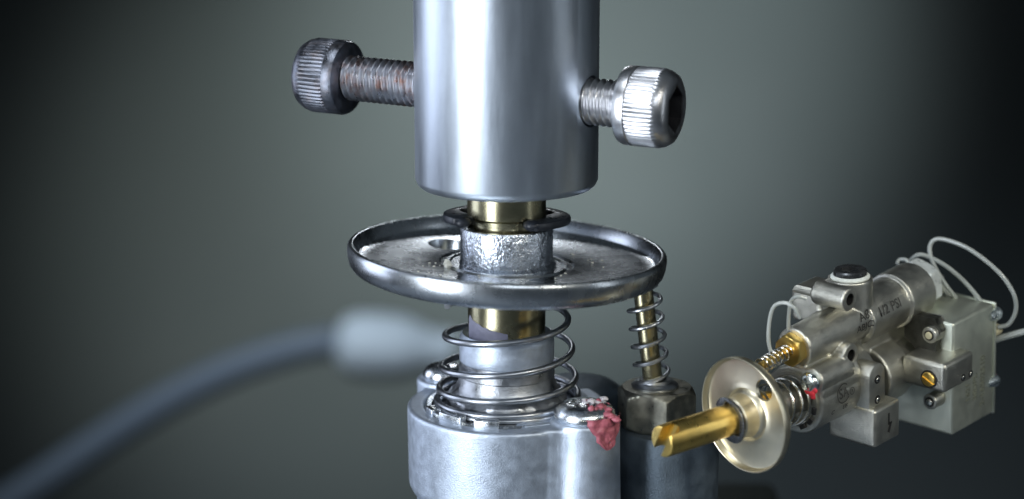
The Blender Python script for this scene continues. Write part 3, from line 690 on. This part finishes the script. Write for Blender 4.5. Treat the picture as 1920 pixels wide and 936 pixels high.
def wrap(p, org, axis, Rr, ang0, along0, rot=0.0, shear=0.0):
    """lay a flat mesh (x along the axis, y round it) on a cylinder; ang0 measured from +s towards +u"""
    ax = Vector(axis).normalized(); e1 = (SX-ax*SX.dot(ax)).normalized(); e2 = ax.cross(e1)*-1
    if e2.z < 0: e2 = -e2
    c_, s_ = math.cos(rot), math.sin(rot); out = []
    for v in p[0]:
        x, y = v.x*c_-v.y*s_, v.x*s_+v.y*c_
        th = ang0+y/Rr; rr2 = Rr+v.z
        out.append(Vector(org)+ax*(along0+x)+e1*(rr2*math.cos(th))+e2*(rr2*math.sin(th)))
    return out, p[1]
def cyl_hit(px, py, org, axis, Rr):
    """where a pixel's ray meets the cylinder: (along, angle)"""
    ax = Vector(axis).normalized(); e1 = (SX-ax*SX.dot(ax)).normalized(); e2 = ax.cross(e1)
    if e2.z < 0: e2 = -e2
    d = (IM.to_3x3() @ ray(px, py)).normalized(); w = cl-Vector(org)
    d1_, d2_ = d.dot(e1), d.dot(e2); w1, w2 = w.dot(e1), w.dot(e2)
    a_, b_, c_ = d1_*d1_+d2_*d2_, 2*(w1*d1_+w2*d2_), w1*w1+w2*w2-Rr*Rr
    ds = max(b_*b_-4*a_*c_, 0); t = (-b_-math.sqrt(ds))/(2*a_); h_ = w+d*t
    return h_.dot(ax), math.atan2(h_.dot(e2), h_.dot(e1))
from mathutils.bvhtree import BVHTree
BV = BVHTree.FromPolygons([v.co.copy() for v in cast_me.vertices], [tuple(p_.vertices) for p_ in cast_me.polygons])
def drape(p, org, axis):
    ax = Vector(axis).normalized(); out = []
    for v in p[0]:
        w = v-Vector(org); rad = (w-ax*w.dot(ax)); rr = rad.length; rad.normalize()
        hit = BV.ray_cast(v+rad*0.25, -rad, 0.6)
        out.append(hit[0]+rad*0.010 if hit[0] is not None else v)
    return out, p[1]
def put_text(txt, size, px, py, org, axis, Rr, mat='v_ink', rot=0.0, extra=None):
    al, an = cyl_hit(px, py, org, axis, Rr)
    p_ = text_mesh(txt, size); 
    if extra: p_ = join(p_, extra)
    obj('lettering', drape(wrap(p_, org, axis, Rr+0.004, an, al, rot), org, axis), mat, cast_o, sharp=30)
put_text('A8', 0.25, 1624, 592, t1, ax2, 0.485)
put_text('ABJC', 0.21, 1627, 614, t1, ax2, 0.485)
put_text('1/2 PSI', 0.26, 1668, 577, t1, ax2, 0.485)
def ring_piece(r0, r1, a0=0, a1=360, n_=40, z=0.006):
    out, f_ = [], []
    for k in range(n_+1):
        a = R(a0+(a1-a0)*k/n_)
        for r_ in (r0, r1): out.append(Vector((r_*math.cos(a), r_*math.sin(a), z)))
    for k in range(n_): f_.append((2*k, 2*k+1, 2*k+3, 2*k+2))
    return out, f_
sa = join(xf(text_mesh('S', 0.27), Matrix.Translation((-0.075, 0.0, 0))), xf(text_mesh('A', 0.23), Matrix.Translation((0.075, 0.0, 0))),
          ring_piece(0.165, 0.19, 50, 330), xf(ring_piece(0.058, 0.072), Matrix.Translation((0.265, -0.03, 0))), xf(text_mesh('R', 0.09), Matrix.Translation((0.265, -0.03, 0))))
al, an = cyl_hit(1581, 738, bf, AX, BR)
obj('lettering', drape(wrap(sa, bf, AX, BR+0.004, an, al), bf, AX), 'v_ink', cast_o, sharp=30)
al, an = cyl_hit(1572, 768, bf, AX, BR)
obj('lettering', drape(wrap(text_mesh('US', 0.13), bf, AX, BR+0.004, an, al+0.2), bf, AX), 'v_ink', cast_o, sharp=30)
obj('lettering', drape(wrap(text_mesh('C', 0.13), bf, AX, BR+0.004, an, al-0.18), bf, AX), 'v_ink', cast_o, sharp=30)
for txt, px, py, sz in (('1621', 1815, 736, 0.20), ('30DPL', 1828, 726, 0.20), ('2-16502510', 1842, 714, 0.22)):
    c = lp(px, py, s=sx); tm = text_mesh(txt, sz, 0.002)
    # reads upwards along +u on the +s face
    vv = [Vector((sx+0.003+v.z, c.y-v.y, c.z+v.x)) for v in tm[0]]
    obj('printed_number', (vv, tm[1]), 'v_ink_pale', cbx, sharp=30)
